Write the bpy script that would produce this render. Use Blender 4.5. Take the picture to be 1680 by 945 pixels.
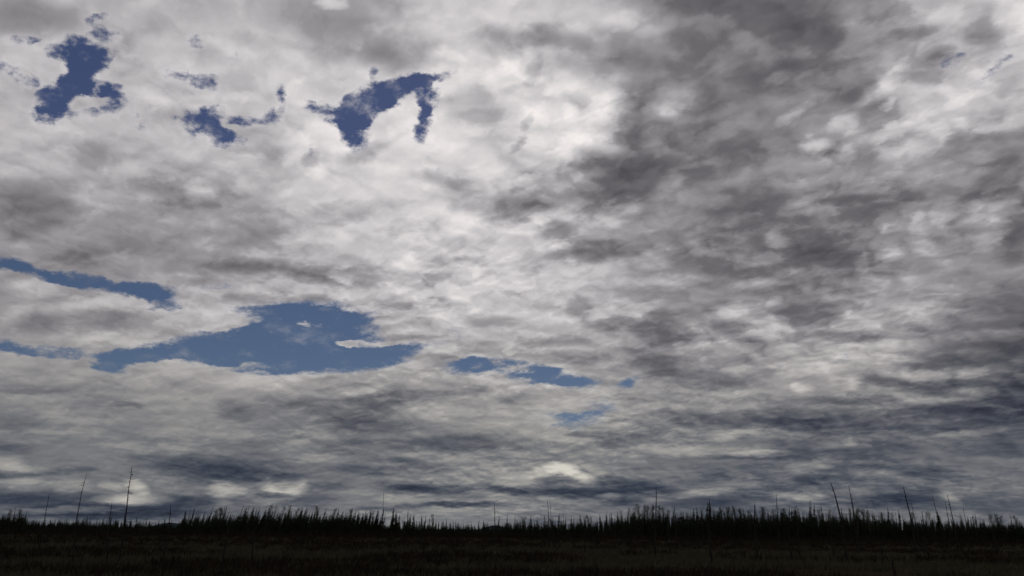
import bpy, math, random
import numpy as np
from mathutils import Vector, Matrix, noise

random.seed(11)
rng = np.random.default_rng(11)
scene = bpy.context.scene
for o in list(bpy.data.objects):
    bpy.data.objects.remove(o)

# ------------------------------------------------------------------ camera
W, H = 1680.0, 945.0                 # size of the photograph
HFOV = math.radians(62.0)
FPX = W / 2 / math.tan(HFOV / 2)
CAM_H = 3.0
PITCH = math.radians(15.95)
ROLL = math.radians(0.55)
cam_rot = Matrix.Rotation(math.pi / 2 + PITCH, 3, 'X') @ Matrix.Rotation(ROLL, 3, 'Z')
cd = bpy.data.cameras.new('camera')
cam = bpy.data.objects.new('camera', cd)
scene.collection.objects.link(cam)
cam.location = (0, 0, CAM_H)
cam.rotation_euler = cam_rot.to_euler()
cd.sensor_fit = 'HORIZONTAL'
cd.angle = HFOV
cd.clip_start = 0.1
cd.clip_end = 60000
scene.camera = cam

# ------------------------------------------------------------------ exposure
EXPO = -1.0
scene.view_settings.view_transform = 'Standard'
scene.view_settings.look = 'None'
scene.view_settings.exposure = EXPO
scene.view_settings.gamma = 1.0
scene.view_settings.use_curve_mapping = False
scene.cycles.use_adaptive_sampling = True
scene.cycles.adaptive_threshold = 0.03
scene.cycles.adaptive_min_samples = 12
scene.cycles.max_bounces = 4

# ------------------------------------------------------------------ sun
SUN_EL, SUN_AZ = 47.0, 6.0           # degrees; azimuth clockwise from +Y (ahead of the camera)
sd = bpy.data.lights.new('sun', 'SUN')
sd.energy = 0.6
sd.angle = math.radians(14)
sd.color = (1.0, 0.96, 0.90)
sun = bpy.data.objects.new('sun', sd)
scene.collection.objects.link(sun)
_e, _a = math.radians(SUN_EL), math.radians(SUN_AZ)
SUN_DIR = Vector((math.sin(_a) * math.cos(_e), math.cos(_a) * math.cos(_e), math.sin(_e)))
sun.rotation_euler = SUN_DIR.to_track_quat('Z', 'Y').to_euler()

# ------------------------------------------------------------------ sky
def ray(px, py):
    v = cam_rot @ Vector(((px - W / 2) / FPX, -(py - H / 2) / FPX, -1.0))
    return v.normalized()

def azel(px, py):
    v = ray(px, py)
    return np.array([math.degrees(math.atan2(v.x, v.y)), math.degrees(math.asin(v.z))])

def lin(c):
    c = c / 255.0
    return c / 12.92 if c <= 0.04045 else ((c + 0.055) / 1.055) ** 2.4

def L3(r, g, b):
    return (lin(r), lin(g), lin(b), 1.0)

world = bpy.data.worlds.new("World")
scene.world = world
world.use_nodes = True
nt = world.node_tree
nt.nodes.clear()

class G:
    """small helper that builds shader nodes"""
    def __init__(s, nt): s.nt = nt
    def n(s, t, **kw):
        nd = s.nt.nodes.new(t)
        for k, v in kw.items(): setattr(nd, k, v)
        return nd
    def put(s, sock, v):
        if hasattr(v, 'is_output') or isinstance(v, bpy.types.NodeSocket): s.nt.links.new(v, sock)
        elif v is not None: sock.default_value = v
    def m(s, op, a, b=None, c=None, clamp=False):
        nd = s.n('ShaderNodeMath', operation=op, use_clamp=clamp)
        s.put(nd.inputs[0], a); s.put(nd.inputs[1], b); s.put(nd.inputs[2], c)
        return nd.outputs[0]
    def v(s, op, a, b=None, c=None, scale=None):
        nd = s.n('ShaderNodeVectorMath', operation=op)
        s.put(nd.inputs[0], a); s.put(nd.inputs[1], b)
        if c is not None: s.put(nd.inputs[2], c)
        if scale is not None: s.put(nd.inputs['Scale'], scale)
        return nd.outputs[0]
    def comb(s, x, y, z):
        nd = s.n('ShaderNodeCombineXYZ')
        s.put(nd.inputs[0], x); s.put(nd.inputs[1], y); s.put(nd.inputs[2], z)
        return nd.outputs[0]
    def noise(s, vec, scale, detail=4, rough=0.5, lac=2.0, dist=0.0, color=False):
        nd = s.n('ShaderNodeTexNoise', noise_dimensions='3D')
        s.put(nd.inputs['Vector'], vec)
        nd.inputs['Scale'].default_value = scale
        nd.inputs['Detail'].default_value = detail
        nd.inputs['Roughness'].default_value = rough
        nd.inputs['Lacunarity'].default_value = lac
        nd.inputs['Distortion'].default_value = dist
        return nd.outputs['Color'] if color else nd.outputs['Fac']
    def smooth(s, x, lo, hi, a=0.0, b=1.0):
        nd = s.n('ShaderNodeMapRange', interpolation_type='SMOOTHSTEP')
        s.put(nd.inputs['Value'], x)
        s.put(nd.inputs['From Min'], lo); s.put(nd.inputs['From Max'], hi)
        s.put(nd.inputs['To Min'], a); s.put(nd.inputs['To Max'], b)
        return nd.outputs[0]
    def ramp(s, x, stops):
        nd = s.n('ShaderNodeValToRGB')
        cr = nd.color_ramp
        while len(cr.elements) < len(stops): cr.elements.new(0.5)
        for e, (p, c) in zip(cr.elements, stops):
            e.position = p; e.color = c
        s.put(nd.inputs[0], x)
        return nd.outputs[0]
    def mixc(s, f, a, b):
        nd = s.n('ShaderNodeMix', data_type='RGBA')
        s.put(nd.inputs[0], f); s.put(nd.inputs[6], a); s.put(nd.inputs[7], b)
        return nd.outputs[2]
    def blobs(s, vec, feats, start):
        """adds soft elliptic bumps, each given by its centre, radii, tilt (photo pixels, degrees) and height,
        carried over to azimuth and elevation"""
        acc = start
        for k in range(0, len(feats), 32):
            tr = bpy.data.node_groups.new('cloud_patch', 'ShaderNodeTree')
            tr.interface.new_socket('Vector', in_out='INPUT', socket_type='NodeSocketVector')
            tr.interface.new_socket('Value', in_out='INPUT', socket_type='NodeSocketFloat')
            tr.interface.new_socket('Value', in_out='OUTPUT', socket_type='NodeSocketFloat')
            h = G(tr)
            gi = h.n('NodeGroupInput'); go = h.n('NodeGroupOutput')
            a = gi.outputs[1]
            for f in feats[k:k + 32]:
                a = h.bump(gi.outputs[0], f, a)
            tr.links.new(a, go.inputs[0])
            nd = s.n('ShaderNodeGroup'); nd.node_tree = tr
            s.put(nd.inputs[0], vec); s.put(nd.inputs[1], acc)
            acc = nd.outputs[0]
        return acc
    def bump(s, vec, f, acc):
        px, py, rx, ry, rot, amp = f
        c = azel(px, py); e = 4.0
        J = np.stack([(azel(px + e, py) - azel(px - e, py)) / (2 * e),
                      (azel(px, py + e) - azel(px, py - e)) / (2 * e)], axis=1)
        t = math.radians(rot)
        R = np.array([[math.cos(t), math.sin(t)], [-math.sin(t), math.cos(t)]])   # y grows downwards in the photo
        U, S, _ = np.linalg.svd(J @ R @ np.diag([rx, ry]))
        mp = s.n('ShaderNodeMapping', vector_type='TEXTURE')
        s.put(mp.inputs['Vector'], vec)
        mp.inputs['Location'].default_value = (c[0], c[1], 0)
        mp.inputs['Rotation'].default_value = (0, 0, math.atan2(U[1, 0], U[0, 0]))
        mp.inputs['Scale'].default_value = (S[0], S[1], 1)
        gr = s.n('ShaderNodeTexGradient', gradient_type='SPHERICAL'); s.put(gr.inputs[0], mp.outputs[0])
        return s.m('MULTIPLY_ADD', s.m('SMOOTH_MIN', gr.outputs[1], 0.6, 0.6), float(amp) / 0.596, acc)

g = G(nt)
D = g.n('ShaderNodeTexCoord').outputs['Generated']
D = g.v('NORMALIZE', D)
sep = g.n('ShaderNodeSeparateXYZ'); g.put(sep.inputs[0], D)
dx, dy, dz = sep.outputs
zc = g.m('MAXIMUM', dz, 0.0)
den = g.m('ADD', zc, 0.25)
P0 = g.comb(g.m('DIVIDE', dx, den), g.m('DIVIDE', dy, den), 0.0)      # where the view ray meets the cloud deck
mpw = g.n('ShaderNodeMapping', vector_type='TEXTURE')                 # the deck is drawn out along the wind
g.put(mpw.inputs[0], P0)
mpw.inputs['Rotation'].default_value = (0, 0, math.radians(28))
mpw.inputs['Scale'].default_value = (1.0, 1.22, 1.0)
P = mpw.outputs[0]
az = g.m('MULTIPLY', g.m('ARCTAN2', dx, dy), 180 / math.pi)
el = g.m('MULTIPLY', g.m('ARCSINE', dz), 180 / math.pi)

# ragged outlines: the layout is shifted by turbulence that flattens towards the horizon
wn = g.v('SUBTRACT', g.noise(P, 13.0, 6, 0.62, color=True), (0.5, 0.5, 0.5))
wn2 = g.v('SUBTRACT', g.noise(P, 3.4, 3, 0.5, color=True), (0.5, 0.5, 0.5))
flat = g.smooth(el, 0.0, 26.0, 0.28, 1.0)
wsum = g.v('ADD', g.v('MULTIPLY', wn, (2.6, 2.2, 0)), g.v('MULTIPLY', wn2, (1.8, 1.1, 0)))
LAY = g.v('ADD', g.comb(az, el, 0.0), g.v('SCALE', wsum, scale=flat))

# openings in the cloud: centre, radii, tilt in the photograph's pixels and degrees, strength
GAPS = [
 # upper left opening
 (160,30,26,10,0,.8),(170,56,32,16,-15,1.2),(140,88,50,36,0,1.4),(150,110,40,32,0,.8),(128,138,28,34,0,1.2),(98,158,44,22,30,1.3),(84,186,34,18,25,1.1),
 (160,150,44,15,0,1.1),(190,170,28,34,0,1.2),(148,185,36,18,0,.5),
 (38,68,40,9,0,.7),(16,117,30,12,-15,.8),(46,134,28,16,-20,.8),(120,178,60,30,0,.2),
 (316,68,22,12,0,.8),(290,128,28,15,12,.9),(325,144,36,20,0,1.0),(335,197,56,34,-12,1.3),(322,222,40,12,0,.6),(367,236,32,16,0,1.1),
 (402,203,28,15,0,.9),(436,192,28,15,20,.9),(378,100,12,22,0,.55),(463,163,15,26,0,.8),(525,180,44,10,-8,.7),(225,193,16,9,-20,.5),(235,215,16,8,0,.4),(510,240,12,20,0,.35),(265,150,20,40,0,.2),
 # opening left of centre
 (583,205,30,44,8,1.5),(568,184,60,24,0,1.2),(615,168,60,34,15,1.4),(655,146,62,28,18,1.4),(705,124,60,14,16,1.1),(672,160,34,18,0,.5),(707,162,22,30,-10,1.1),(696,192,22,34,0,1.1),(692,222,16,24,0,.6),(614,120,12,18,0,.6),
 # specks
 (1632,112,16,34,-38,.75),(1565,102,24,9,10,.6),(1558,140,12,8,30,.5),(720,282,14,7,20,.25),
 # lower left strip
 (6,432,50,14,-12,1.1),(60,449,60,12,-10,1.0),(120,456,60,16,-5,1.2),(180,468,70,15,-5,1.2),(240,478,60,16,-5,1.1),(262,496,40,20,-10,1.2),(350,473,55,9,3,.55),(300,485,30,8,0,.3),
 # long band
 (0,568,60,16,-8,1.2),(75,576,60,10,0,.9),(140,582,60,9,0,.7),(200,592,56,20,5,1.1),(185,608,30,12,0,.6),(270,585,110,26,8,1.3),(360,570,140,30,8,1.4),(450,555,110,60,5,1.7),(530,548,110,56,-8,1.7),
 (500,590,150,26,0,1.4),(600,585,80,22,0,1.3),(655,577,50,14,8,1.1),(480,514,100,12,0,.6),(614,512,44,7,4,.6),(570,520,60,12,-12,.6),(340,600,40,16,0,.8),(740,546,46,10,-15,.35),(705,565,60,6,8,.3),
 (508,537,38,9,-6,-1.9),(500,532,16,8,0,-.7),(568,566,24,9,0,-1.6),(385,530,60,14,8,-1.2),(275,603,95,15,0,-1.8),(325,568,14,4,0,-.9),(500,575,20,8,0,-.4),
 (674,176,22,28,-10,-1.1),(150,174,44,10,0,-.8),(105,112,22,20,0,-.6),(178,112,22,24,0,-.5),(336,168,40,9,0,-.7),(380,214,30,8,-30,-.5),(630,190,40,16,25,-.5),(560,165,40,14,20,-.4),(235,500,44,7,-5,-.7),(130,470,40,5,0,-.6),(600,564,60,6,0,-1.0),(420,598,70,8,0,-.8),(560,600,60,7,0,-.7),(860,604,40,5,0,-.7),
 # specks in the middle
 (765,602,44,17,0,1.2),(795,596,50,14,0,.8),(880,612,80,18,-6,1.3),(925,618,60,15,-8,1.0),(950,630,46,12,0,.9),(782,600,14,7,0,-.8),(930,613,26,9,10,-.9),(1030,628,26,9,8,1.1),
 (945,692,52,15,5,.85),(925,683,60,9,0,.6),(985,668,34,16,5,.6),(1010,676,50,6,0,.4),
 (1286,600,16,7,0,.35),(1322,600,24,7,10,.35),(1388,584,20,9,20,.35),(885,437,30,9,0,.25),
]
gn = g.noise(P, 24.0, 7, 0.66)
upper = g.smooth(el, 15.0, 24.0, 0.0, 1.0)
veil = g.m('SUBTRACT', 1.0, g.m('MULTIPLY', g.m('MULTIPLY_ADD', upper, 0.55, 0.45), g.smooth(g.noise(P, 11.0, 6, 0.68), 0.50, 0.76, 0.0, 0.6)))
GAPS = [(a, b, c * 1.14, d * 1.14, e, f * 1.15) for a, b, c, d, e, f in GAPS]
gap0 = g.blobs(LAY, GAPS, 0.0)
near = g.m('MAXIMUM', g.m('MINIMUM', g.m('MULTIPLY', gap0, 2.2), 1.0), 0.0)
gap = g.m('MULTIPLY_ADD', g.m('MULTIPLY', g.m('SUBTRACT', gn, 0.52), near), g.m('MULTIPLY_ADD', upper, 1.9, 3.0), gap0)
gapmask = g.m('MULTIPLY', g.smooth(gap, 0.08, 1.45), veil)
rim = g.m('MULTIPLY', near, 0.025)                # cloud thins and brightens beside an opening

# broad lie of light and dark cloud, then single clouds: centre, radii, tilt, tone (0 black .. 1 white)
GRID_X = [0, 210, 420, 630, 840, 1050, 1260, 1470, 1680]
GRID_Y = [0, 150, 300, 450, 600, 720, 830]
GRID = [[.58,.67,.66,.66,.76,.57,.42,.60,.78],
        [.66,.70,.73,.78,.80,.50,.46,.63,.73],
        [.58,.62,.68,.83,.70,.44,.46,.54,.56],
        [.54,.54,.57,.70,.76,.57,.47,.54,.54],
        [.58,.57,.62,.62,.60,.48,.60,.50,.40],
        [.46,.47,.47,.44,.50,.46,.42,.38,.35],
        [.34,.36,.40,.45,.46,.42,.38,.34,.33]]
CLOUDS = [
 (40,25,90,50,0,.53),(200,95,60,40,0,.62),(100,215,120,30,0,.69),(260,40,80,40,0,.66),(290,170,40,40,0,.67),(400,110,60,50,0,.72),(340,90,40,30,0,.65),
 (540,50,120,60,-10,.58),(660,80,80,44,15,.57),(545,2,34,14,0,.78),(705,46,36,26,0,.77),(795,12,26,24,0,.78),(480,90,80,44,0,.75),(540,120,70,50,0,.73),(480,70,30,30,0,.72),
 (455,200,60,36,0,.71),(620,220,70,50,0,.77),(780,180,44,60,0,.70),(760,130,50,30,0,.83),(840,60,90,30,0,.60),
 (850,150,60,80,0,.80),(930,190,110,80,0,.82),(880,250,60,40,0,.81),(960,140,70,50,0,.77),(950,172,18,22,0,.72),(1000,175,50,30,20,.85),(975,200,50,14,0,.88),(960,240,70,36,0,.82),
 (877,118,14,28,-28,.60),(848,238,9,22,-38,.58),(880,92,14,12,0,.68),(862,200,8,20,-30,.70),
 (950,18,36,30,20,.77),(1010,30,36,26,0,.76),(905,8,40,20,30,.76),(915,62,70,28,-8,.53),(1012,95,70,32,-15,.49),(1070,30,90,34,0,.58),(1100,100,90,50,0,.47),(1110,160,50,30,10,.62),(1090,180,40,18,0,.66),(1190,170,110,50,20,.44),(1040,160,50,40,0,.50),
 (1020,215,60,30,0,.50),(1170,225,80,20,25,.56),
 (1310,58,90,70,30,.37),(1240,60,70,90,0,.44),(1290,130,110,36,0,.43),(1380,25,70,40,0,.52),(1450,90,110,60,0,.58),(1500,50,60,12,10,.53),(1410,35,50,16,20,.55),
 (1560,20,50,30,35,.76),(1575,50,40,30,0,.74),(1625,30,60,30,0,.66),(1665,50,30,16,30,.76),(1610,70,40,40,0,.62),(1545,110,50,30,20,.60),
 (1275,130,36,14,20,.54),(1300,190,44,12,28,.66),(1375,212,44,22,35,.74),(1385,155,40,22,15,.52),(1340,190,60,20,25,.57),(1445,142,60,22,35,.75),(1475,125,34,18,35,.74),(1456,172,18,10,30,.74),(1445,185,46,26,30,.58),(1465,212,50,14,30,.76),
 (1570,165,110,44,22,.78),(1520,190,60,20,30,.78),(1655,120,40,40,0,.75),(1640,180,50,16,20,.65),(1600,205,80,24,10,.66),(1640,205,70,14,10,.70),(1580,225,50,18,10,.54),
 (40,340,110,60,0,.45),(200,390,160,50,0,.51),(340,265,90,44,0,.70),(332,310,36,18,0,.70),(230,284,60,20,0,.69),(150,260,60,26,0,.57),(240,306,60,9,3,.54),(310,318,110,18,-8,.54),(250,355,90,26,0,.57),(20,280,60,16,0,.64),(150,240,80,16,0,.65),
 (60,240,60,18,0,.64),(290,395,60,18,0,.54),(100,415,100,14,0,.50),(400,300,40,24,0,.68),(440,262,30,30,0,.60),
 (610,270,130,50,0,.80),(500,290,80,36,0,.75),(690,330,90,40,0,.77),(510,255,18,20,0,.60),(600,250,50,18,15,.66),(790,290,34,60,-10,.79),(760,315,34,40,-25,.55),(830,335,80,34,5,.50),(720,295,60,16,-10,.64),
 (665,374,36,16,15,.60),(715,366,30,24,0,.60),(620,350,60,24,0,.70),(560,345,70,22,0,.63),(660,350,40,12,0,.74),(600,405,120,36,0,.70),(460,380,110,36,0,.60),
 (460,440,130,22,-3,.47),(560,452,140,18,-4,.50),(350,436,110,18,0,.49),(720,430,50,16,10,.57),(775,424,30,7,0,.58),(740,400,80,24,0,.77),(800,445,60,20,0,.72),(720,455,50,12,20,.60),
 (1010,275,110,56,0,.38),(950,280,50,30,0,.50),(1160,262,100,40,0,.42),(1000,330,80,40,0,.42),(880,320,60,24,0,.53),(1100,290,36,24,15,.57),(1190,296,44,16,0,.52),(1065,310,60,14,10,.47),(1015,352,44,22,20,.61),(1100,364,56,20,10,.55),
 (1220,335,80,44,0,.40),(865,370,44,14,0,.72),(905,396,20,14,0,.75),(905,372,50,20,0,.50),(970,412,90,24,0,.46),(1090,400,90,24,0,.46),(1170,440,80,26,-10,.44),(1075,428,40,22,15,.61),(1145,402,40,18,-20,.58),(1190,420,60,10,-20,.54),(880,420,60,24,0,.69),
 (970,452,80,24,0,.72),(1100,462,60,14,0,.66),(1240,464,50,14,0,.60),(1050,455,40,18,0,.60),(1150,345,60,30,0,.50),(1250,270,60,24,10,.54),
 (1336,244,22,20,0,.73),(1383,256,26,20,30,.70),(1480,250,60,26,15,.72),(1300,270,60,24,20,.56),(1280,320,50,50,0,.48),(1360,412,110,40,-5,.35),(1430,335,90,40,10,.42),(1435,368,70,20,8,.51),(1340,340,44,16,12,.53),(1430,385,70,18,8,.52),
 (1555,350,30,26,30,.64),(1610,350,50,30,25,.62),(1628,382,24,40,-40,.62),(1668,318,60,24,35,.70),(1640,272,70,30,25,.45),(1660,400,50,40,30,.41),(1465,420,28,16,10,.66),(1520,390,30,12,0,.57),(1500,430,80,16,0,.52),(1275,400,30,24,0,.52),(1330,450,80,20,0,.50),
 (1560,430,60,24,0,.54),(1450,465,110,16,0,.59),(1660,440,50,10,20,.58),(1540,300,70,24,0,.54),(1580,265,50,20,25,.52),
 (100,500,80,24,0,.66),(180,497,100,18,0,.70),(60,470,70,20,0,.66),(75,528,60,24,0,.48),(180,528,90,20,0,.49),(335,516,100,26,3,.70),(190,558,110,16,0,.65),(270,540,70,18,0,.57),(20,500,40,40,0,.60),
 (16,590,50,24,0,.62),(100,608,80,18,0,.57),(275,603,70,16,0,.62),(410,622,90,20,0,.66),(50,640,80,6,0,.43),(110,635,130,14,0,.50),(200,660,120,14,0,.46),(240,657,44,8,5,.56),(120,690,80,8,-3,.54),(90,710,60,6,0,.53),(30,690,60,20,0,.41),
 (395,680,50,14,0,.40),(375,665,40,18,0,.45),(300,640,90,18,0,.54),(210,665,30,6,0,.38),
 (660,522,120,40,0,.65),(690,545,60,18,0,.68),(680,554,70,6,0,.57),(450,620,90,20,0,.67),(540,641,36,9,0,.48),(600,640,60,12,5,.62),(650,610,80,24,0,.62),(630,658,130,18,3,.39),(480,662,90,18,0,.44),(440,645,60,14,0,.56),(600,696,90,16,0,.35),(700,675,80,20,0,.61),(560,680,60,10,0,.42),
 (770,644,50,10,5,.46),(790,620,70,20,0,.63),(700,500,80,10,0,.52),(800,560,70,30,0,.63),(470,490,100,12,0,.52),(800,530,60,14,0,.57),
 (880,488,60,26,20,.72),(1000,508,60,12,10,.71),(955,505,26,26,0,.53),(1150,480,70,20,0,.50),(905,560,70,13,0,.43),(1005,530,60,12,0,.44),(1080,548,70,40,10,.43),(1078,597,70,22,0,.33),(1150,622,120,18,-3,.42),(1200,512,60,16,12,.67),(1250,535,30,30,0,.67),(950,585,60,14,0,.50),
 (900,600,90,10,0,.60),(1100,520,60,24,20,.48),(920,500,20,12,0,.74),(1060,505,50,10,15,.66),
 (900,642,110,14,0,.62),(850,656,60,12,0,.45),(960,655,110,12,0,.60),(1120,648,90,16,0,.52),(1200,645,80,10,0,.60),(1180,690,130,20,-4,.38),(1100,700,60,18,0,.50),
 (1328,524,60,28,0,.40),(1275,545,30,30,0,.68),(1270,495,20,12,30,.62),(1452,520,34,10,30,.65),(1545,478,40,10,0,.64),(1400,555,90,12,0,.46),(1350,590,120,30,5,.64),(1290,575,50,12,15,.64),(1400,590,60,26,0,.64),(1315,636,24,12,0,.70),(1398,628,24,16,40,.66),
 (1620,586,150,14,5,.33),(1520,598,90,12,8,.38),(1445,624,50,16,-8,.33),(1510,634,90,7,0,.34),(1640,606,80,14,12,.66),(1600,610,40,14,20,.70),(1540,616,80,14,5,.60),(1640,623,110,7,4,.35),(1590,645,60,14,5,.55),(1500,655,80,12,0,.52),
 (1640,525,90,16,4,.41),(1630,550,90,14,0,.52),(1680,500,70,10,0,.44),(1480,545,90,14,0,.50),
 (1320,690,130,24,-3,.30),(1550,676,110,14,3,.28),(1650,652,60,14,0,.32),(1380,656,120,8,0,.38),(1460,690,70,20,0,.37),(1490,655,60,10,0,.5),(1250,672,60,12,0,.42),
 (1050,712,90,12,0,.48),(1200,712,60,12,10,.60),(1240,710,60,6,0,.56),(1140,738,130,12,0,.58),(1080,750,60,10,0,.46),(1240,750,110,8,0,.40),(1250,745,60,8,0,.56),
 (800,700,80,14,0,.58),(860,690,60,14,0,.58),(1010,725,50,12,0,.42),(960,712,60,8,0,.46),(900,735,80,10,0,.50),
 (350,712,130,14,-2,.54),(260,735,110,12,0,.53),(0,737,70,16,0,.35),(8,760,50,20,-15,.60),(60,768,50,9,0,.50),(10,778,60,8,0,.34),(140,740,110,16,0,.45),(520,712,80,24,0,.50),(480,735,60,14,0,.52),
 (350,768,160,24,-5,.27),(380,785,90,16,0,.27),(270,765,60,7,0,.35),(468,790,30,16,0,.42),(370,803,38,16,0,.66),(405,806,22,12,0,.52),(465,800,46,22,0,.68),(455,812,40,6,0,.40),(35,790,60,12,0,.55),(115,796,44,16,0,.53),(188,797,32,10,-10,.58),(225,799,28,14,-20,.68),(222,821,76,13,0,.66),
 (262,795,44,24,-30,.48),(60,818,150,16,0,.23),(180,840,190,16,0,.32),(292,822,90,14,0,.26),(365,825,24,8,-10,.46),(130,838,130,7,0,.36),(440,822,30,10,0,.48),(120,772,60,8,0,.35),(300,800,60,10,0,.46),
 (515,752,70,9,-3,.56),(600,772,70,10,-4,.33),(560,785,60,8,0,.42),(700,802,90,12,0,.27),(660,795,60,10,0,.30),(576,812,44,12,0,.50),(652,818,50,12,-8,.54),(750,829,110,6,0,.25),(815,790,44,18,-20,.54),(760,728,140,18,0,.34),(680,745,70,8,0,.50),(760,752,110,12,-4,.50),(690,762,60,12,-8,.36),(500,820,80,12,0,.34),(640,835,90,6,0,.36),
 (600,842,60,8,0,.50),(700,838,120,8,0,.50),(440,775,60,16,0,.33),(540,800,50,10,0,.34),(760,812,50,12,0,.42),(830,806,60,9,-10,.28),
 (922,769,34,14,-5,.82),(952,782,34,10,-18,.74),(888,775,36,12,10,.66),(855,788,44,18,0,.60),(980,779,20,8,0,.58),(915,790,50,12,0,.40),(935,808,110,12,-3,.24),(1030,800,90,18,-5,.25),(1020,822,50,10,0,.26),(1002,815,26,8,0,.48),(1170,824,110,12,3,.25),(1180,783,34,13,0,.32),
 (870,832,110,14,0,.50),(1060,816,44,14,0,.42),(1150,808,60,9,5,.55),(1000,845,90,8,0,.46),(1060,770,110,14,0,.44),(840,750,60,12,0,.50),(940,752,80,9,0,.46),(1090,775,60,8,0,.46),(1210,795,60,14,0,.47),
 (1330,715,130,10,0,.44),(1240,738,60,8,0,.52),(1430,716,44,7,-5,.47),(1390,725,16,9,0,.50),(1600,708,110,9,5,.46),(1500,718,60,12,0,.42),(1330,765,48,12,8,.52),(1290,772,40,20,0,.46),(1324,787,34,9,0,.25),(1290,812,36,8,0,.53),(1328,816,36,9,0,.52),(1440,778,60,14,0,.46),(1395,812,50,12,0,.42),(1465,822,150,18,-2,.23),(1500,810,60,16,0,.26),
 (1562,818,22,10,-30,.52),(1520,775,60,12,0,.29),(1440,760,40,8,0,.33),(1600,755,90,8,0,.42),(1640,740,90,14,0,.31),(1640,830,90,24,0,.33),(1480,843,110,7,0,.44),(1370,730,60,8,0,.44),(1580,845,90,7,0,.42),(1240,826,60,10,0,.40),(1380,838,60,6,0,.42),(1530,700,110,10,0,.34),(1450,735,80,10,0,.33),
]
def base_tone(e):
    return float(np.interp(e, [0, 4, 7, 10, 16, 25, 36, 60, 90], [.37, .43, .46, .50, .55, .60, .60, .58, .58]))
def soften(c):
    x, y, rx, ry, rot, t = c
    return c if y < 600 else (x, y, rx, ry, rot, 0.46 + (t - 0.45) * 1.02)
cells = [(x, y, 240, 150, 0, GRID[j][i]) for j, y in enumerate(GRID_Y) for i, x in enumerate(GRID_X)] + CLOUDS
cells = [soften(c) for c in cells]
arr = np.array(cells, float)
# heights of the bumps so that together they give the listed tones
dxm = arr[:, None, 0] - arr[None, :, 0]; dym = arr[:, None, 1] - arr[None, :, 1]
th = np.radians(arr[None, :, 4])
uu = (dxm * np.cos(th) - dym * np.sin(th)) / arr[None, :, 2]
vv = (dxm * np.sin(th) + dym * np.cos(th)) / arr[None, :, 3]
tt = np.clip(1 - np.sqrt(uu ** 2 + vv ** 2), 0, 1)
hh = np.clip(1 - np.abs(tt - .6) / .6, 0, 1)
A = (np.minimum(tt, .6) - hh ** 3 * .1) / .596
res = arr[:, 5] - np.array([base_tone(azel(c[0], c[1])[1]) for c in cells])
amps = np.linalg.solve(A.T @ A + 0.02 * np.eye(len(cells)), A.T @ res)
lim = np.where((arr[:, 2] * arr[:, 3] < 1500) & (arr[:, 1] < 740), 0.14, 0.34)                 # small clouds stay soft
amps = np.clip(amps, -lim, lim)
feats = [(c[0], c[1], c[2], c[3], c[4], a) for c, a in zip(cells, amps) if abs(a) > 0.018]
base = g.ramp(g.m('DIVIDE', el, 90.0), [(e / 90.0, (base_tone(e),) * 3 + (1,)) for e in (0, 4, 7, 10, 16, 25, 36, 60)])
tone = g.m('ADD', g.blobs(LAY, feats, 0.0), base)

# billows, modelled by light from the sun's side
PW = g.v('ADD', P, g.v('SCALE', wn2, scale=0.16))
off = g.v('ADD', PW, (0.010, 0.022, 0.0))
b1 = g.noise(PW, 12.0, 4, 0.5)
b2 = g.noise(off, 12.0, 4, 0.5)
relief = g.m('SUBTRACT', b1, b2)
med = g.noise(PW, 5.5, 5, 0.52)
def lobes(vec, scale):
    vo = g.n('ShaderNodeTexVoronoi', feature='SMOOTH_F1', voronoi_dimensions='2D')
    g.put(vo.inputs['Vector'], vec)
    vo.inputs['Scale'].default_value = scale; vo.inputs['Detail'].default_value = 2.0
    vo.inputs['Roughness'].default_value = 0.45; vo.inputs['Smoothness'].default_value = 0.5
    return vo.outputs['Distance']
PV = g.v('ADD', P, g.v('SCALE', wn, scale=0.10))
l1 = lobes(PV, 12.5)
l2 = lobes(g.v('ADD', PV, (0.005, 0.018, 0.0)), 12.5)                  # the same lobes a little nearer the sun
lit = g.m('SUBTRACT', l2, l1)
patchy = g.smooth(g.noise(P0, 2.1, 2, 0.5), 0.36, 0.60, 0.6, 1.1)
patchy = g.m('MULTIPLY', g.m('MULTIPLY', patchy, g.smooth(az, -27.0, -2.0, 0.6, 1.0)), g.smooth(el, 1.0, 14.0, 0.7, 1.0))
bank = g.smooth(g.m('MULTIPLY_ADD', g.m('SUBTRACT', tone, 0.54), 1.1, med), 0.42, 0.58, -0.022, 0.022)   # the deck breaks into banks
var = g.m('MULTIPLY', relief, 0.17)
var = g.m('MULTIPLY_ADD', lit, 0.19, var)
var = g.m('MULTIPLY_ADD', g.m('SUBTRACT', 0.42, l1), 0.07, var)
var = g.m('MULTIPLY_ADD', g.m('SUBTRACT', b1, .5), 0.10, var)
var = g.m('ADD', bank, var)
tone = g.m('MULTIPLY_ADD', var, patchy, tone)
tone = g.m('MULTIPLY_ADD', g.m('ADD', tone, rim), 1.05, -0.018, clamp=True)

high = g.ramp(tone, [(0.0, L3(40,40,44)), (0.2, L3(76,74,79)), (0.40, L3(108,105,109)), (0.60, L3(155,152,155)), (0.78, L3(202,199,201)), (0.98, L3(244,238,236))])
low = g.ramp(tone, [(0.0, L3(6,10,22)), (0.22, L3(57,63,76)), (0.34, L3(86,90,98)), (0.48, L3(120,121,124)), (0.62, L3(158,156,152)), (0.85, L3(211,207,197))])
ccol = g.mixc(g.smooth(el, 3.0, 16.0), low, high)

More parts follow.
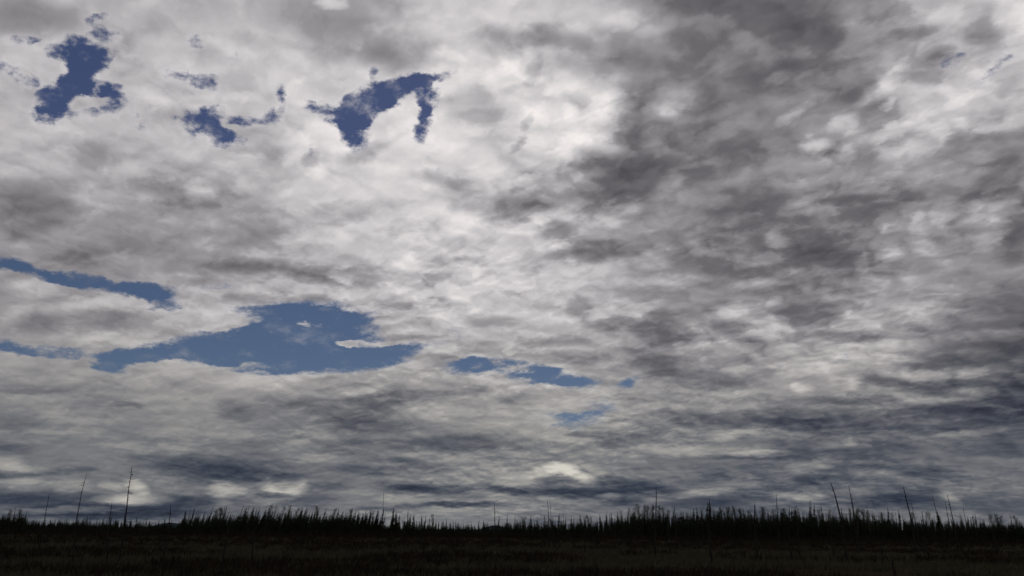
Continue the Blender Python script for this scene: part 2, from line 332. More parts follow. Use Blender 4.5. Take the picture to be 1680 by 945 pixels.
skyt = g.n('ShaderNodeTexSky', sky_type='NISHITA', sun_disc=False)
skyt.sun_elevation = math.radians(SUN_EL)
skyt.sun_rotation = math.radians(SUN_AZ)
skyt.altitude = 800
skyt.air_density = 1.0
skyt.dust_density = 0.2
skyt.ozone_density = 6.0
bg_blue = g.n('ShaderNodeBackground'); g.put(bg_blue.inputs[0], g.v('MULTIPLY', skyt.outputs[0], g.mixc(upper, (1.12, 0.98, 0.98, 1), (1.24, 0.99, 1.08, 1)))); bg_blue.inputs[1].default_value = 0.056
bg_cloud = g.n('ShaderNodeBackground'); g.put(bg_cloud.inputs[0], ccol); bg_cloud.inputs[1].default_value = 2.0 ** -EXPO
mx = g.n('ShaderNodeMixShader')
g.put(mx.inputs[0], gapmask)
nt.links.new(bg_cloud.outputs[0], mx.inputs[1]); nt.links.new(bg_blue.outputs[0], mx.inputs[2])
wo = g.n('ShaderNodeOutputWorld')
nt.links.new(mx.outputs[0], wo.inputs[0])
world.cycles.sampling_method = 'MANUAL'
world.cycles.sample_map_resolution = 256
#ENDSKY

# ------------------------------------------------------------------ helpers
col = scene.collection

def principled(name, c1, c2, scale, rough=1.0, spec=0.0, bump=0.0, detail=5, coord='Object'):
    m = bpy.data.materials.new(name); m.use_nodes = True
    t = m.node_tree; t.nodes.clear(); q = G(t)
    tc = q.n('ShaderNodeTexCoord').outputs[coord]
    n1 = q.noise(tc, scale, detail, 0.6)
    n2 = q.noise(tc, scale * 7.3, 3, 0.6)
    f = q.smooth(q.m('MULTIPLY_ADD', n2, 0.5, q.m('MULTIPLY', n1, 0.75)), 0.42, 0.82)
    bs = q.n('ShaderNodeBsdfPrincipled')
    q.put(bs.inputs['Base Color'], q.mixc(f, (*c1, 1), (*c2, 1)))
    bs.inputs['Roughness'].default_value = rough
    bs.inputs['Specular IOR Level'].default_value = spec
    if bump:
        b = q.n('ShaderNodeBump'); b.inputs['Strength'].default_value = 0.6; b.inputs['Distance'].default_value = bump
        q.put(b.inputs['Height'], n2); t.links.new(b.outputs[0], bs.inputs['Normal'])
    o = q.n('ShaderNodeOutputMaterial'); t.links.new(bs.outputs[0], o.inputs[0])
    return m

M_PEAT = principled('peat_and_dead_sedge', (0.013, 0.0115, 0.008), (0.030, 0.026, 0.017), 0.06, bump=0.05)
M_GRASS = principled('dead_sedge', (0.037, 0.036, 0.024), (0.076, 0.071, 0.046), 0.25)
M_SHRUB = principled('dwarf_birch', (0.016, 0.014, 0.010), (0.034, 0.028, 0.018), 0.5)
M_NEEDLE = principled('spruce_needles', (0.012, 0.016, 0.011), (0.026, 0.032, 0.020), 0.8)
M_LEAF = principled('budding_leaves', (0.030, 0.036, 0.016), (0.060, 0.064, 0.028), 0.8)
M_BARK = principled('bark', (0.025, 0.021, 0.017), (0.060, 0.052, 0.044), 2.5)
M_PALE = principled('pale_aspen_bark', (0.035, 0.032, 0.028), (0.085, 0.078, 0.068), 1.6)
M_CHAR = principled('charred_wood', (0.010, 0.009, 0.009), (0.040, 0.036, 0.033), 1.5)
M_HILL = principled('far_spruce_haze_tinted', (0.022, 0.034, 0.042), (0.036, 0.050, 0.058), 0.002)  # dark forest green with the blue of distance haze mixed into the colour

def gz(x, y):
    """height of the muskeg"""
    r = math.hypot(x, y)
    a = min(1.0, max(0.0, (r - 20) / 40)) * (1.0 if r < 600 else max(0.0, 1 - (r - 600) / 600))
    return a * (0.22 * noise.noise(Vector((x * .03, y * .03, 2.3))) + 0.10 * noise.noise(Vector((x * .11, y * .11, 7.1))))

def mesh_obj(name, verts, faces, mat, parent=None, smooth=False):
    me = bpy.data.meshes.new(name)
    me.from_pydata(verts, [], faces)
    me.materials.append(mat)
    if smooth: me.polygons.foreach_set('use_smooth', [True] * len(me.polygons))
    me.update()
    o = bpy.data.objects.new(name, me)
    col.objects.link(o)
    if parent: o.parent = parent
    return o

def fast_mesh(name, V, F, mat):
    """V: n x 3 array, F: m x 3 array of triangles"""
    me = bpy.data.meshes.new(name)
    me.vertices.add(len(V)); me.vertices.foreach_set('co', np.asarray(V, np.float32).ravel())
    me.loops.add(F.size); me.loops.foreach_set('vertex_index', np.asarray(F, np.int32).ravel())
    me.polygons.add(len(F)); me.polygons.foreach_set('loop_start', np.arange(0, F.size, 3, dtype=np.int32))
    me.update(calc_edges=True)
    me.materials.append(mat)
    return me

def ground_point(px, py):
    v = ray(px, py)
    t = -CAM_H / v.z
    return Vector((v.x * t, v.y * t, 0))

def at(px, dist):
    """ground point below photo column px (taken at the tree line), dist metres along +Y"""
    v = ray(px, 880)
    return v.x / v.y * dist, dist

# ------------------------------------------------------------------ ground
def polar_ground():
    rs = [0] + list(np.geomspace(6, 18000, 120))
    na = 220
    V = [(0, 0, 0)]; F = []
    for r in rs[1:]:
        for k in range(na):
            a = 2 * math.pi * k / na
            x, y = r * math.sin(a), r * math.cos(a)
            V.append((x, y, gz(x, y)))
    for k in range(na): F.append((0, 1 + (k + 1) % na, 1 + k))
    for i in range(len(rs) - 2):
        for k in range(na):
            a = 1 + i * na + k; b = 1 + i * na + (k + 1) % na
            F.append((a, b, b + na, a + na))
    o = mesh_obj('ground', V, F, M_PEAT, smooth=True)
    o['kind'] = 'structure'
    return o
polar_ground()

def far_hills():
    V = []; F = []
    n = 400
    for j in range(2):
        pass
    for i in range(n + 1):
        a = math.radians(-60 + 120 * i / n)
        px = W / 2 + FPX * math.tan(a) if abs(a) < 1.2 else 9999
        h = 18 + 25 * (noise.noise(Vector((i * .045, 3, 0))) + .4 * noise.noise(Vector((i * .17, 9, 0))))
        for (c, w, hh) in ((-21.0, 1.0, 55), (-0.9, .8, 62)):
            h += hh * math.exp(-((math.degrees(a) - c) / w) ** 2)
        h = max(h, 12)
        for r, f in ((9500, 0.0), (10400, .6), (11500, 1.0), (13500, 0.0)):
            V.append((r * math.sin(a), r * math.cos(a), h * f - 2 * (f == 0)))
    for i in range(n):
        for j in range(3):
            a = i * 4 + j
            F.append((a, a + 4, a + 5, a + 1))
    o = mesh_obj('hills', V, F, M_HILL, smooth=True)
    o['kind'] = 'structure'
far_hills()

# ------------------------------------------------------------------ dead sedge and dwarf shrub on the muskeg
def tufts(name, count, rmin, rmax, blades, hgt, wid, spread, mat, mask_scale, mask_lo, power=1.0):
    u = rng.random(count)
    r = rmin * (rmax / rmin) ** (u ** power)
    az_ = np.radians(rng.uniform(-38, 38, count))
    x = r * np.sin(az_); y = r * np.cos(az_)
    keep = np.array([noise.noise(Vector((a * mask_scale, b * mask_scale * 1.7, 5.5))) > mask_lo for a, b in zip(x, y)])
    x, y, r = x[keep], y[keep], r[keep]
    z = np.array([gz(a, b) for a, b in zip(x, y)])
    n = len(x)
    s = rng.uniform(0.55, 1.25, n) * (1 + 0.002 * r)
    B = blades
    bx = np.repeat(x, B) + rng.normal(0, spread, n * B) * np.repeat(s, B)
    by = np.repeat(y, B) + rng.normal(0, spread, n * B) * np.repeat(s, B)
    bz = np.repeat(z, B) - 0.04
    bh = hgt * np.repeat(s, B) * rng.uniform(0.4, 1.1, n * B)
    bw = wid * np.repeat(s, B) * (1 + 0.004 * np.repeat(r, B))
    t = rng.uniform(0, 2 * np.pi, n * B)
    lx = rng.normal(0.12, 0.32, n * B) * bh; ly = rng.normal(0, 0.32, n * B) * bh
    V = np.empty((n * B, 3, 3))
    V[:, 0] = np.stack([bx - np.cos(t) * bw, by - np.sin(t) * bw, bz], 1)
    V[:, 1] = np.stack([bx + np.cos(t) * bw, by + np.sin(t) * bw, bz], 1)
    V[:, 2] = np.stack([bx + lx, by + ly, bz + bh], 1)
    me = fast_mesh(name, V.reshape(-1, 3), np.arange(n * B * 3).reshape(-1, 3), mat)
    o = bpy.data.objects.new(name, me); col.objects.link(o)
    o['kind'] = 'stuff'
    return o
o = tufts('sedge_grass', 62000, 45, 330, 7, 0.50, 0.030, 0.16, M_GRASS, 0.05, -0.35)
o['label'] = 'dead brown sedge covering the dark bog'; o['category'] = 'grass'
o = tufts('dwarf_shrubs', 9000, 46, 340, 26, 0.75, 0.05, 0.34, M_SHRUB, 0.04, 0.02)
o['label'] = 'low dark shrubs spread in patches over the bog'; o['category'] = 'shrubs'

# ------------------------------------------------------------------ trees
class Geo:
    def __init__(s): s.v = []; s.f = []
    def tube(s, pts, rad, n=5):
        base = len(s.v)
        for i, (p, r) in enumerate(zip(pts, rad)):
            p = Vector(p)
            d = (Vector(pts[min(i + 1, len(pts) - 1)]) - Vector(pts[max(i - 1, 0)])).normalized()
            a = d.orthogonal().normalized(); b = d.cross(a)
            for k in range(n):
                t = 2 * math.pi * k / n
                s.v.append(tuple(p + (a * math.cos(t) + b * math.sin(t)) * r))
        for i in range(len(pts) - 1):
            for k in range(n):
                a0 = base + i * n + k; a1 = base + i * n + (k + 1) % n
                s.f.append((a0, a1, a1 + n, a0 + n))
        s.f.append(tuple(base + (len(pts) - 1) * n + k for k in range(n)))
        s.f.append(tuple(base + k for k in reversed(range(n))))
    def tri(s, a, b, c):
        k = len(s.v); s.v += [tuple(a), tuple(b), tuple(c)]; s.f.append((k, k + 1, k + 2))
    def mesh(s, name, mat):
        me = bpy.data.meshes.new(name); me.from_pydata(s.v, [], s.f); me.materials.append(mat); me.update()
        return me

def spruce_meshes(seed, h, rad, dens, bare, ragged):
    """a narrow muskeg spruce of height h: trunk mesh and crown mesh of many drooping sprays"""
    r = random.Random(seed)
    tr = Geo()
    bend = r.uniform(-.3, .3)
    path = [(bend * (t ** 2), 0.15 * math.sin(t * 3 + seed), h * t - .15) for t in (0, .25, .5, .75, 1)]
    tr.tube(path, [h * .011, h * .009, h * .0065, h * .004, .012], 6)
    cr = Geo()
    def c(t):
        return Vector((bend * t * t, 0.15 * math.sin(t * 3 + seed), h * t))
    z = bare * h
    gap = 0
    while z < h * .985:
        t = z / h
        prof = (1 - (t - bare) / (1 - bare)) ** .72
        prof *= 0.75 + 0.5 * noise.noise(Vector((seed * 3.1, z * .9, 0))) + ragged * r.uniform(-.35, .45)
        if t > .80: prof = max(prof, .12) + .10 * r.random() * (1 if t < .95 else 0)    # knotty top
        L = rad * max(prof, .07)
        nb = r.choice((3, 4, 5)) if L > .25 * rad else 3
        a0 = r.uniform(0, 6.28)
        for k in range(nb):
            if r.random() > dens: continue
            a = a0 + 6.283 * k / nb + r.uniform(-.4, .4)
            d = Vector((math.cos(a), math.sin(a), 0)); sd = Vector((-d.y, d.x, 0))
            l = L * r.uniform(.6, 1.15); drop = l * r.uniform(.15, .65)
            p0 = c(t); p1 = p0 + d * l * .55 + Vector((0, 0, -drop * .6)); p2 = p0 + d * l + Vector((0, 0, -drop * r.uniform(.5, 1.0)))
            w = l * r.uniform(.22, .40) + .03
            up = Vector((0, 0, w * .5))
            cr.tri(p0, p1 + sd * w, p2); cr.tri(p0, p2, p1 - sd * w)
            cr.tri(p0 + up, p1 - up * 1.8, p2)
            cr.tri(p1 + up * .4, p1 + sd * w * .8 - up * 2.2, p2 - up)
            cr.tri(p1 + up * .4, p2 - up * 1.2, p1 - sd * w * .8 - up * 2.2)
        z += r.uniform(.12, .24) * (h / 11) ** .5
    top = c(1)
    for k in range(4):
        a = k * 1.57
        cr.tri(top + Vector((0, 0, .25)), top + Vector((math.cos(a) * .1, math.sin(a) * .1, -.4)), top + Vector((math.cos(a + 1.4) * .1, math.sin(a + 1.4) * .1, -.4)))
    return tr.mesh('trunk', M_BARK), cr.mesh('crown', M_NEEDLE)

def aspen_meshes(seed, h, rad, leaves):
    """a thin-crowned aspen or birch just leafing out"""
    r = random.Random(seed)
    tr = Geo(); cr = Geo()
    bend = r.uniform(-.5, .5)
    def c(t): return Vector((bend * t * t + .2 * math.sin(t * 4 + seed), .2 * math.sin(t * 3.3), h * t))
    tr.tube([c(t) - Vector((0, 0, .15 if t == 0 else 0)) for t in (0, .2, .4, .6, .8, 1)], [h * .010, h * .0085, h * .007, h * .0055, h * .0035, .012], 6)
    tips = []
    nb = r.randint(30, 40)
    for k in range(nb):
        t = .26 + .71 * (k + r.random() * .6) / nb
        a = r.uniform(0, 6.283)
        l = rad * r.uniform(.35, 1.1) * math.sin(min(1, (1 - t) * 1.7 + .22) * 1.5)
        p0 = c(t); d = Vector((math.cos(a), math.sin(a), 0))
        p1 = p0 + d * l * .5 + Vector((0, 0, l * .7)); p2 = p0 + d * l + Vector((0, 0, l * r.uniform(1.1, 1.7)))
        p2.z = min(p2.z, h * 1.03)
        cr.tube([p0, p1, p2], [.035, .024, .008], 3)
        for j in range(r.randint(5, 8)):
            s_ = r.uniform(.25, 1)
            q = p0.lerp(p1, s_ * 2) if s_ < .5 else p1.lerp(p2, s_ * 2 - 1)
            dd = Vector((r.uniform(-1, 1), r.uniform(-1, 1), r.uniform(.2, 1.3))).normalized() * r.uniform(.4, .9)
            e = q + dd
            sd = dd.orthogonal().normalized() * .016
            cr.tri(q - sd, q + sd, e)
            for m_ in range(5):
                f = q.lerp(e, r.uniform(.3, 1)); g2 = f + Vector((r.uniform(-1, 1), r.uniform(-1, 1), r.uniform(0, 1))).normalized() * r.uniform(.2, .45)
                cr.tri(f - sd * .7, f + sd * .7, g2); tips.append(g2)
            tips.append(e)
    lf = Geo()
    for k in range(leaves):
        q = r.choice(tips) + Vector((r.gauss(0, .2), r.gauss(0, .2), r.gauss(0, .25)))
        u = Vector((r.uniform(-1, 1), r.uniform(-1, 1), r.uniform(-1, 1))).normalized() * .060
        w = u.orthogonal().normalized() * .055
        lf.tri(q - u, q + w, q + u); lf.tri(q - u, q + u, q - w)
    return tr.mesh('trunk', M_PALE), cr.mesh('branches', M_BARK), lf.mesh('foliage', M_LEAF)

SPR = []
for i in range(10):
    SPR.append((10.0, spruce_meshes(100 + i, 10.0, [.85, 1.0, .7, 1.2, .9, .6, 1.05, .8, .95, .75][i], [.85, .95, .7, .95, .8, .6, .9, .75, .9, .65][i], [.08, .05, .2, .03, .1, .35, .08, .15, .06, .3][i], .6)))
ASP = []
for i in range(6):
    ASP.append((12.0, aspen_meshes(200 + i, 12.0, [1.2, 1.5, 1.0, 1.7, 1.3, 1.1][i], [1700, 2300, 900, 2200, 500, 1300][i])))

def new_thing(name, label, cat, group=None):
    e = bpy.data.objects.new(name, None); e.empty_display_size = .5
    col.objects.link(e)
    e['label'] = label; e['category'] = cat
    if group: e['group'] = group
    return e

def plant(name, parts, h0, x, y, h, label, cat, group, lean=(0, 0), wide=1.0):
    e = new_thing(name, label, cat, group)
    e.location = (x, y, gz(x, y))
    s = h / h0
    e.scale = (s * wide, s * wide, s)
    e.rotation_euler = (lean[0], lean[1], 0)
    spin = random.uniform(0, 6.28)
    for me in parts:
        o = bpy.data.objects.new(me.name.split('.')[0], me)
        col.objects.link(o); o.parent = e; o.rotation_euler = (0, 0, spin)
    return e

# profile of the tree line read from the photograph: column, tallest tops, top of the closed stand (rows)
PROFILE = [(-40, 832, 846), (0, 833, 845), (36, 836, 847), (44, 848, 854), (100, 850, 854), (140, 846, 854), (165, 847, 856), (200, 844, 856), (260, 852, 858), (286, 852, 859), (294, 832, 851), (340, 829, 846),
           (400, 827, 842), (450, 829, 840), (500, 832, 843), (560, 834, 843), (612, 834, 846), (624, 838, 857), (665, 840, 860), (712, 845, 861), (740, 851, 861), (800, 854, 862), (830, 848, 860),
           (870, 846, 857), (930, 846, 858), (990, 844, 858), (1010, 838, 850), (1040, 831, 843), (1080, 831, 842), (1110, 836, 844), (1165, 828, 843), (1220, 835, 844), (1260, 833, 844), (1300, 830, 843), (1333, 824, 842), (1370, 832, 844),
           (1420, 836, 846), (1460, 839, 850), (1500, 842, 854), (1560, 843, 856), (1620, 847, 857), (1680, 847, 857), (1730, 846, 857)]
PX = np.array(PROFILE, float)
def tops(px):
    t, b = np.interp(px, PX[:, 0], PX[:, 1]), np.interp(px, PX[:, 0], PX[:, 2])
    k = (b - t) * (0.45 * noise.noise(Vector((px * .035, 4, 0))) + 0.40 * noise.noise(Vector((px * .11, 8, 0))))
    return t, b + k
def height_for(px, py, dist):
    """height of a tree at distance dist whose top shows at photo row py"""
    v = ray(px, py)
    return CAM_H + v.z / math.hypot(v.x, v.y) * dist

def stretch(px):
    for a, b, t in STRETCH:
        if a <= px < b: return t
    return STRETCH[-1][2]
STRETCH = [(-99, 42, 'at the far left edge of the tree line'), (42, 288, 'in the low stand under the far-left snags'), (288, 520, 'in the bent stand left of centre'),
           (520, 626, 'at the tall left stand\'s right end'), (626, 725, 'in the thin stretch left of the middle'), (725, 830, 'in the lowest gap at the middle'),
           (830, 1010, 'in the spiky stretch right of the middle'), (1010, 1150, 'around the tall straight snag right of centre'), (1150, 1300, 'in the dense stand left of the leaning snag'),
           (1300, 1460, 'around the leaning snag on the right'), (1460, 1900, 'in the stand at the far right')]

ntree = 0
ORD = ['first', 'second', 'third', 'fourth', 'fifth', 'sixth', 'seventh', 'eighth', 'ninth', 'tenth', 'eleventh', 'twelfth', 'thirteenth', 'fourteenth', 'fifteenth',
       'sixteenth', 'seventeenth', 'eighteenth', 'nineteenth', 'twentieth', 'twenty-first', 'twenty-second', 'twenty-third', 'twenty-fourth', 'twenty-fifth']
def ordinal(px, columns):
    same = sorted(c for c in columns if stretch(c) == stretch(px))
    return ORD[same.index(px)]
def spruce(px, dist, py, label=None, kind=None):
    global ntree
    x, y = at(px, dist)
    r_ = math.hypot(x, y)
    h = height_for(px, py, r_)
    i = kind if kind is not None else random.randrange(len(SPR))
    h0, parts = SPR[i]
    ln = random.gauss(0, .025)
    if 285 < px < 640: ln += math.radians(9)
    st = stretch(px)
    plant('spruce_tree', parts, h0, x, y, h, label or 'narrow dark spruce low in front ' + st, 'spruce', 'front spruces ' + st, (random.gauss(0, .02), ln), random.uniform(1.05, 1.6) * (10 / h) ** .35)
    ntree += 1
def aspen(px, dist, py, label=None, kind=None):
    x, y = at(px, dist)
    h = height_for(px, py, math.hypot(x, y))
    i = kind if kind is not None else random.randrange(len(ASP))
    h0, parts = ASP[i]
    ln = random.gauss(0, .03) + (math.radians(9) if 285 < px < 640 else 0)
    st = stretch(px)
    plant('aspen_tree', parts, h0, x, y, h, label or 'bare thin-crowned aspen ' + st, 'aspen', 'aspens ' + st, (random.gauss(0, .02), ln), random.uniform(.9, 1.2))

# overtopping spruces one can pick out, then the rest of the front rows, 300 in all
random.seed(5)
PICK = [(6, 834), (18, 832), (28, 836), (36, 838), (140, 845), (165, 848), (178, 845), (201, 843), (204, 848), (213, 850), (236, 848), (268, 849), (295, 835), (308, 832), (324, 836), (338, 830), (343, 834), (360, 829), (385, 828), (391, 832), (397, 827), (404, 830),
        (424, 829), (430, 827), (470, 832), (492, 829), (497, 834), (524, 832), (548, 833), (575, 834), (592, 834), (605, 835), (611, 837), (622, 834), (642, 832), (645, 838), (668, 835), (672, 843), (691, 844), (697, 845), (710, 843), (731, 850), (748, 854), (766, 855), (794, 853), (818, 846), (831, 843),
        (844, 845), (857, 848), (871, 845), (894, 844), (918, 841), (925, 846), (938, 845), (953, 843), (961, 848), (985, 842), (994, 838), (1003, 842), (1012, 839), (1038, 833), (1090, 842), (1104, 833), (1107, 837), (1121, 840), (1138, 840), (1146, 838), (1162, 824), (1165, 826), (1168, 831), (1200, 836), (1222, 833), (1240, 829), (1243, 835), (1262, 835), (1285, 836), (1297, 829), (1316, 834),
        (1331, 822), (1334, 820), (1337, 828), (1354, 828), (1385, 833), (1412, 833), (1433, 837), (1462, 832), (1480, 836), (1518, 838), (1540, 839), (1583, 842), (1603, 842), (1640, 843), (1665, 842)]
for px, py in PICK:
    spruce(px, random.uniform(380, 430), py + 1, ordinal(px, [c[0] for c in PICK]) + ' overtopping spruce from the left ' + stretch(px))
while ntree < 300:
    px = random.uniform(-30, 1710)
    t, b = tops(px)
    k = random.random()
    py = t + (b - t) * k + random.uniform(-1, 3)
    spruce(px, random.uniform(365, 470), py)
AP = [(10, 838), (26, 836), (345, 836), (352, 834), (432, 829), (444, 828), (455, 830), (466, 829), (478, 834), (512, 832), (540, 835), (566, 836), (600, 840), (660, 852), (708, 844), (860, 850), (905, 852), (965, 847), (970, 848),
      (1020, 838), (1030, 834), (1043, 831), (1050, 830), (1057, 829), (1064, 830), (1070, 831), (1083, 832), (1090, 833), (1098, 838), (1130, 842), (1150, 838), (1175, 836), (1185, 836), (1196, 834), (1208, 833), (1216, 836), (1228, 838), (1252, 834), (1270, 838), (1290, 836), (1305, 838), (1345, 838), (1365, 838),
      (1400, 834), (1410, 835), (1420, 837), (1428, 838), (1450, 842), (1470, 842), (1500, 842), (1522, 841), (1530, 842), (1545, 846), (1600, 847), (1630, 846), (1638, 845), (1645, 848), (1670, 848)]
for px, py in AP:
    aspen(px, random.uniform(370, 440), py, ordinal(px, [c[0] for c in AP]) + ' fuzzy bare aspen from the left ' + stretch(px))

# the forest behind and between them: thousands more, one mass
def forest_mass(n):
    lv, lf = [], []
    r = np.random.default_rng(3)
    protos = []
    for i in range(8):
        rr = random.Random(900 + i)
        V = []
        z = rr.uniform(.0, .12)
        while z < .99:
            L = .085 * (1 - z) ** .7 * rr.uniform(.6, 1.3) + .006
            a0 = rr.uniform(0, 6.28)
            for k in range(4):
                a = a0 + 1.57 * k + rr.uniform(-.4, .4)
                d = np.array([math.cos(a), math.sin(a), 0]); s_ = np.array([-d[1], d[0], 0])
                p0 = np.array([0, 0, z]); p2 = p0 + d * L - np.array([0, 0, L * rr.uniform(.3, .9)]); p1 = p0 + d * L * .5 - np.array([0, 0, L * .5])
                V += [p0, p1 + s_ * L * .45, p2, p0, p2, p1 - s_ * L * .45 - np.array([0, 0, L * .3])]
            z += rr.uniform(.022, .04)
        V += [np.array([.012, 0, 0]), np.array([-.012, 0, 0]), np.array([0, 0, 1.0]), np.array([0, .012, 0]), np.array([0, -.012, 0]), np.array([0, 0, 1.0])]
        protos.append(np.array(V))
    out = []
    for k in range(n):
        px = r.uniform(-150, 1830)
        t, b = tops(px)
        d = 368 + 190 * r.random() ** 1.4
        py = b - 1 + (t - b) * max(0, r.normal(-.05, .38)) + r.uniform(-2, 3)
        x, y = at(px, d)
        h = max(3.2, height_for(px, py, math.hypot(x, y)) * r.uniform(.8, 1.0))
        a = r.uniform(0, 6.28); w = h * r.uniform(.8, 1.5) * (8 / h) ** .3
        P_ = protos[k % 8]
        ln = (math.radians(9) if 285 < px < 640 else 0) + r.normal(0, .03)
        X = (P_[:, 0] * math.cos(a) - P_[:, 1] * math.sin(a)) * w + ln * P_[:, 2] * h + x
        Y = (P_[:, 0] * math.sin(a) + P_[:, 1] * math.cos(a)) * w + y
        out.append(np.stack([X, Y, P_[:, 2] * h + gz(x, y) - .1], 1))
    V = np.concatenate(out)
    me = fast_mesh('spruce_forest', V, np.arange(len(V)).reshape(-1, 3), M_NEEDLE)
    o = bpy.data.objects.new('spruce_forest', me); col.objects.link(o)
    o['kind'] = 'stuff'; o['label'] = 'dense dark spruce forest closing the bog behind the front trees'; o['category'] = 'forest'
forest_mass(5200)

def undergrowth(n):
    """knee to head high willow scrub along the foot of the forest"""
    r = np.random.default_rng(8)
    px = r.uniform(-150, 1830, n); d = 352 + 90 * r.random(n) ** 1.6
    fr = r.random(n) < .3; d = np.where(fr, 352 - 170 * r.random(n) ** 1.8, d)
    V = np.empty((n, 14, 3, 3))
    for i in range(n):
        x, y = at(px[i], d[i])
        z = gz(x, y); h = r.uniform(1.2, 3.6) * (0.5 if fr[i] else 1.0)
        c = np.stack([x + r.normal(0, .5, 14), y + r.normal(0, .5, 14), np.full(14, z - .1)], 1)
        tip = c + np.stack([r.normal(0, .45, 14), r.normal(0, .45, 14), h * r.uniform(.6, 1.05, 14)], 1)
        t = r.uniform(0, 6.28, 14); w = .22
        V[i, :, 0] = c + np.stack([np.cos(t) * w, np.sin(t) * w, np.zeros(14)], 1)
        V[i, :, 1] = c - np.stack([np.cos(t) * w, np.sin(t) * w, np.zeros(14)], 1)
        V[i, :, 2] = tip
    V = V.reshape(-1, 3)
    me = fast_mesh('willow_scrub', V, np.arange(len(V)).reshape(-1, 3), M_SHRUB)
    o = bpy.data.objects.new('willow_scrub', me); col.objects.link(o)
    o['kind'] = 'stuff'; o['label'] = 'dark scrub along the foot of the forest edge'; o['category'] = 'scrub'
undergrowth(5200)

# ------------------------------------------------------------------ burnt snags standing in the bog
def snag(base, top, width_px, label, branches=10, group=None, bend=0.0):
    """base and top in photo pixels; the base stands on the bog where that ray meets it"""
    p = ground_point(*base)
    r_ = math.hypot(p.x, p.y)
    v = ray(*top)
    # the top lies in the upright plane through the base that faces the camera
    f = Vector((p.x, p.y, 0)).normalized()
    t = r_ / (v.x * f.x + v.y * f.y)
    q = Vector((v.x * t, v.y * t, CAM_H + v.z * t))
    z0 = gz(p.x, p.y)
    e = new_thing('dead_snag', label, 'snag', group)
    e.location = (p.x, p.y, z0)
    d = Vector((q.x - p.x, q.y - p.y, q.z - z0))
    L = d.length
    wpx = r_ / FPX
    R = width_px * wpx * .5
    rr = random.Random(int(base[0] * 7 + base[1]))
    g_ = Geo()
    n = 9
    side = Vector((-f.y, f.x, 0))
    def c(s_): return d * s_ + side * (bend * wpx * math.sin(s_ * math.pi) + .06 * math.sin(s_ * 5 + base[0]) + .02 * math.sin(s_ * 17 + base[1])) * (1 if s_ > 0 else 0)
    pts = [c(k / n) for k in range(n + 1)]; pts[0] = pts[0] - Vector((0, 0, .25))
    g_.tube(pts, [R * (1.25 if k == 0 else 1.0) * (1 - .72 * k / n) * rr.uniform(.93, 1.07) for k in range(n + 1)], 7)
    # splintered tip
    g_.tri(pts[-1] + side * R * .25, pts[-1] - side * R * .25, pts[-1] + d.normalized() * R * 3)
    me = g_.mesh('trunk', M_CHAR)
    o = bpy.data.objects.new('trunk', me); col.objects.link(o); o.parent = e
    for k in range(branches * 2):
        s_ = rr.uniform(.22, .97)
        p0 = c(s_)
        a = rr.uniform(0, 6.283)
        l = rr.uniform(.1, .85) * rr.random() * (1.15 - s_ * .8) * min(1.6, L / 5) + .08
        dd = Vector((math.cos(a), math.sin(a), rr.uniform(-.5, .35))) * l
        b = Geo(); b.tube([p0, p0 + dd * .55 + Vector((0, 0, .03)), p0 + dd], [R * .34, R * .25, R * .10], 4)
        o = bpy.data.objects.new('branch_stub', b.mesh('branch_stub', M_CHAR)); col.objects.link(o); o.parent = e

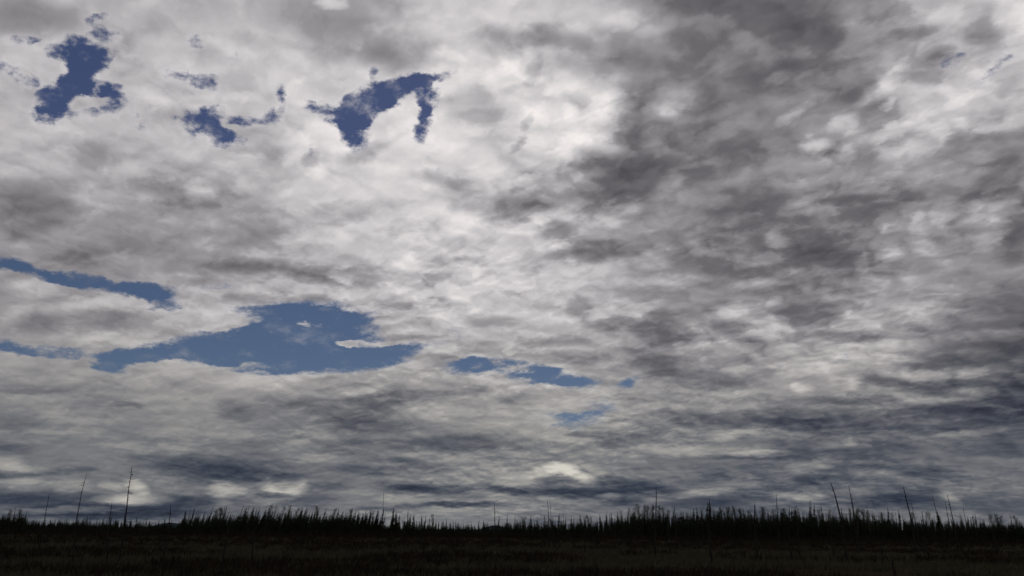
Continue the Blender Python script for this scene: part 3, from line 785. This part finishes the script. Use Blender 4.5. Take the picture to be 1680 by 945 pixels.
SNAGS = [
 ((118, 930), (141, 778), 1.9, 'tall thin leaning snag, left of the two blurred ones at the far left', 16, 2),
 ((193, 925), (216, 768), 2.6, 'tall leaning snag, right and thicker of the two at the far left', 18, -2),
 ((174, 927), (184, 826), 2.2, 'short thin snag just left of the thicker far-left snag', 9, 1),
 ((64, 912), (80, 812), 1.6, 'faint thin snag, leftmost of all in the bog', 6, 1),
 ((266, 932), (281, 832), 2.6, 'leaning snag standing left of the tall wind-bent stand', 8, 0),
 ((365, 943), (377, 846), 3.2, 'dark snag low in the foreground before the tall left stand', 8, 1),
 ((412, 925), (417, 852), 2.6, 'short dark snag before the tall stand left of centre', 6, 0),
 ((595, 898), (597, 846), 1.8, 'small snag before the right end of the tall left stand', 5, 0),
 ((812, 896), (811, 826), 2.0, 'thin straight snag rising from the lowest gap in the tree line', 7, 0),
 ((628, 893), (629, 806), 1.2, 'very thin tall snag at the right end of the left stand', 5, 0),
 ((901, 902), (899, 822), 1.8, 'thin snag with a tall bare tip in the spiky middle stretch', 6, 0),
 ((908, 905), (903, 812), 1.0, 'hair-thin snag close to the right of another in the middle stretch', 3, 1),
 ((1075, 913), (1076, 803), 3.2, 'tall straight black snag right of centre, rising over the round aspen tops', 9, 0),
 ((1100, 912), (1099, 876), 2.6, 'broken low snag just right of the tall straight one', 3, 0),
 ((1112, 902), (1106, 834), 3.0, 'snag hidden in the trees right of the tall straight one', 7, 0),
 ((1168, 928), (1163, 822), 4.2, 'thick dark snag before the tall dense stand', 14, 1),
 ((1242, 920), (1239, 828), 3.2, 'snag in the dense stand, the second thick one right of the straight snag', 10, 1),
 ((1278, 907), (1274, 812), 2.2, 'thin bare-tipped snag in the dense stand', 7, 0),
 ((1298, 920), (1292, 846), 2.6, 'dark snag whose top is lost in the trees, left of the leaning one', 6, 0),
 ((1313, 918), (1307, 850), 2.6, 'second dark snag lost in the trees, left of the leaning one', 6, 0),
 ((1390, 926), (1364, 794), 3.8, 'tall bare black snag leaning left, the biggest on the right', 8, -3),
 ((1369, 916), (1364, 872), 2.4, 'low broken snag left of the foot of the leaning one', 3, 0),
 ((1408, 905), (1392, 797), 2.0, 'thin leaning snag, left one of a close pair', 8, -1),
 ((1412, 903), (1397, 812), 1.8, 'thin leaning snag, right and shorter one of a close pair', 6, 0),
 ((1504, 912), (1483, 801), 3.0, 'tall leaning snag, right of the close pair', 8, -1),
 ((1510, 900), (1495, 824), 1.6, 'thin short snag leaning just right of a taller one', 6, 0),
 ((1524, 921), (1512, 852), 2.8, 'dark snag standing low in the bog on the right', 5, 0),
 ((1554, 903), (1530, 814), 1.9, 'thin leaning snag near the right edge, before the pale horizon', 6, 1),
 ((1565, 900), (1550, 822), 1.5, 'thin snag, left one of the last close pair on the right', 4, 0),
 ((1573, 902), (1555, 813), 2.0, 'thin snag, right and taller one of the last close pair', 6, 0),
 ((1468, 947), (1465, 922), 5.0, 'thick charred stump at the bottom edge on the right', 2, 0),
 ((1595, 903), (1580, 834), 1.5, 'short thin snag right of the last close pair', 4, 0),
 ((1448, 915), (1440, 866), 2.2, 'low broken snag between the close pair and the tall leaning one', 3, 0),
 ((745, 912), (746, 884), 2.4, 'short broken snag in the open bog at the middle', 3, 0),
 ((690, 905), (691, 872), 1.8, 'low thin snag in the bog before the open stretch', 3, 0),
 ((960, 908), (959, 880), 2.0, 'short snag in the bog before the spiky middle stretch', 3, 0),
 ((1640, 920), (1632, 876), 2.2, 'short snag in the bog near the right edge', 4, 0),
 ((1206, 900), (1203, 862), 1.8, 'thin low snag between the two thick ones in the dense stand', 4, 0),
]
for b_, t_, w_, lab, nb_, bd in SNAGS:
    snag(b_, t_, w_, lab, nb_, bend=bd)
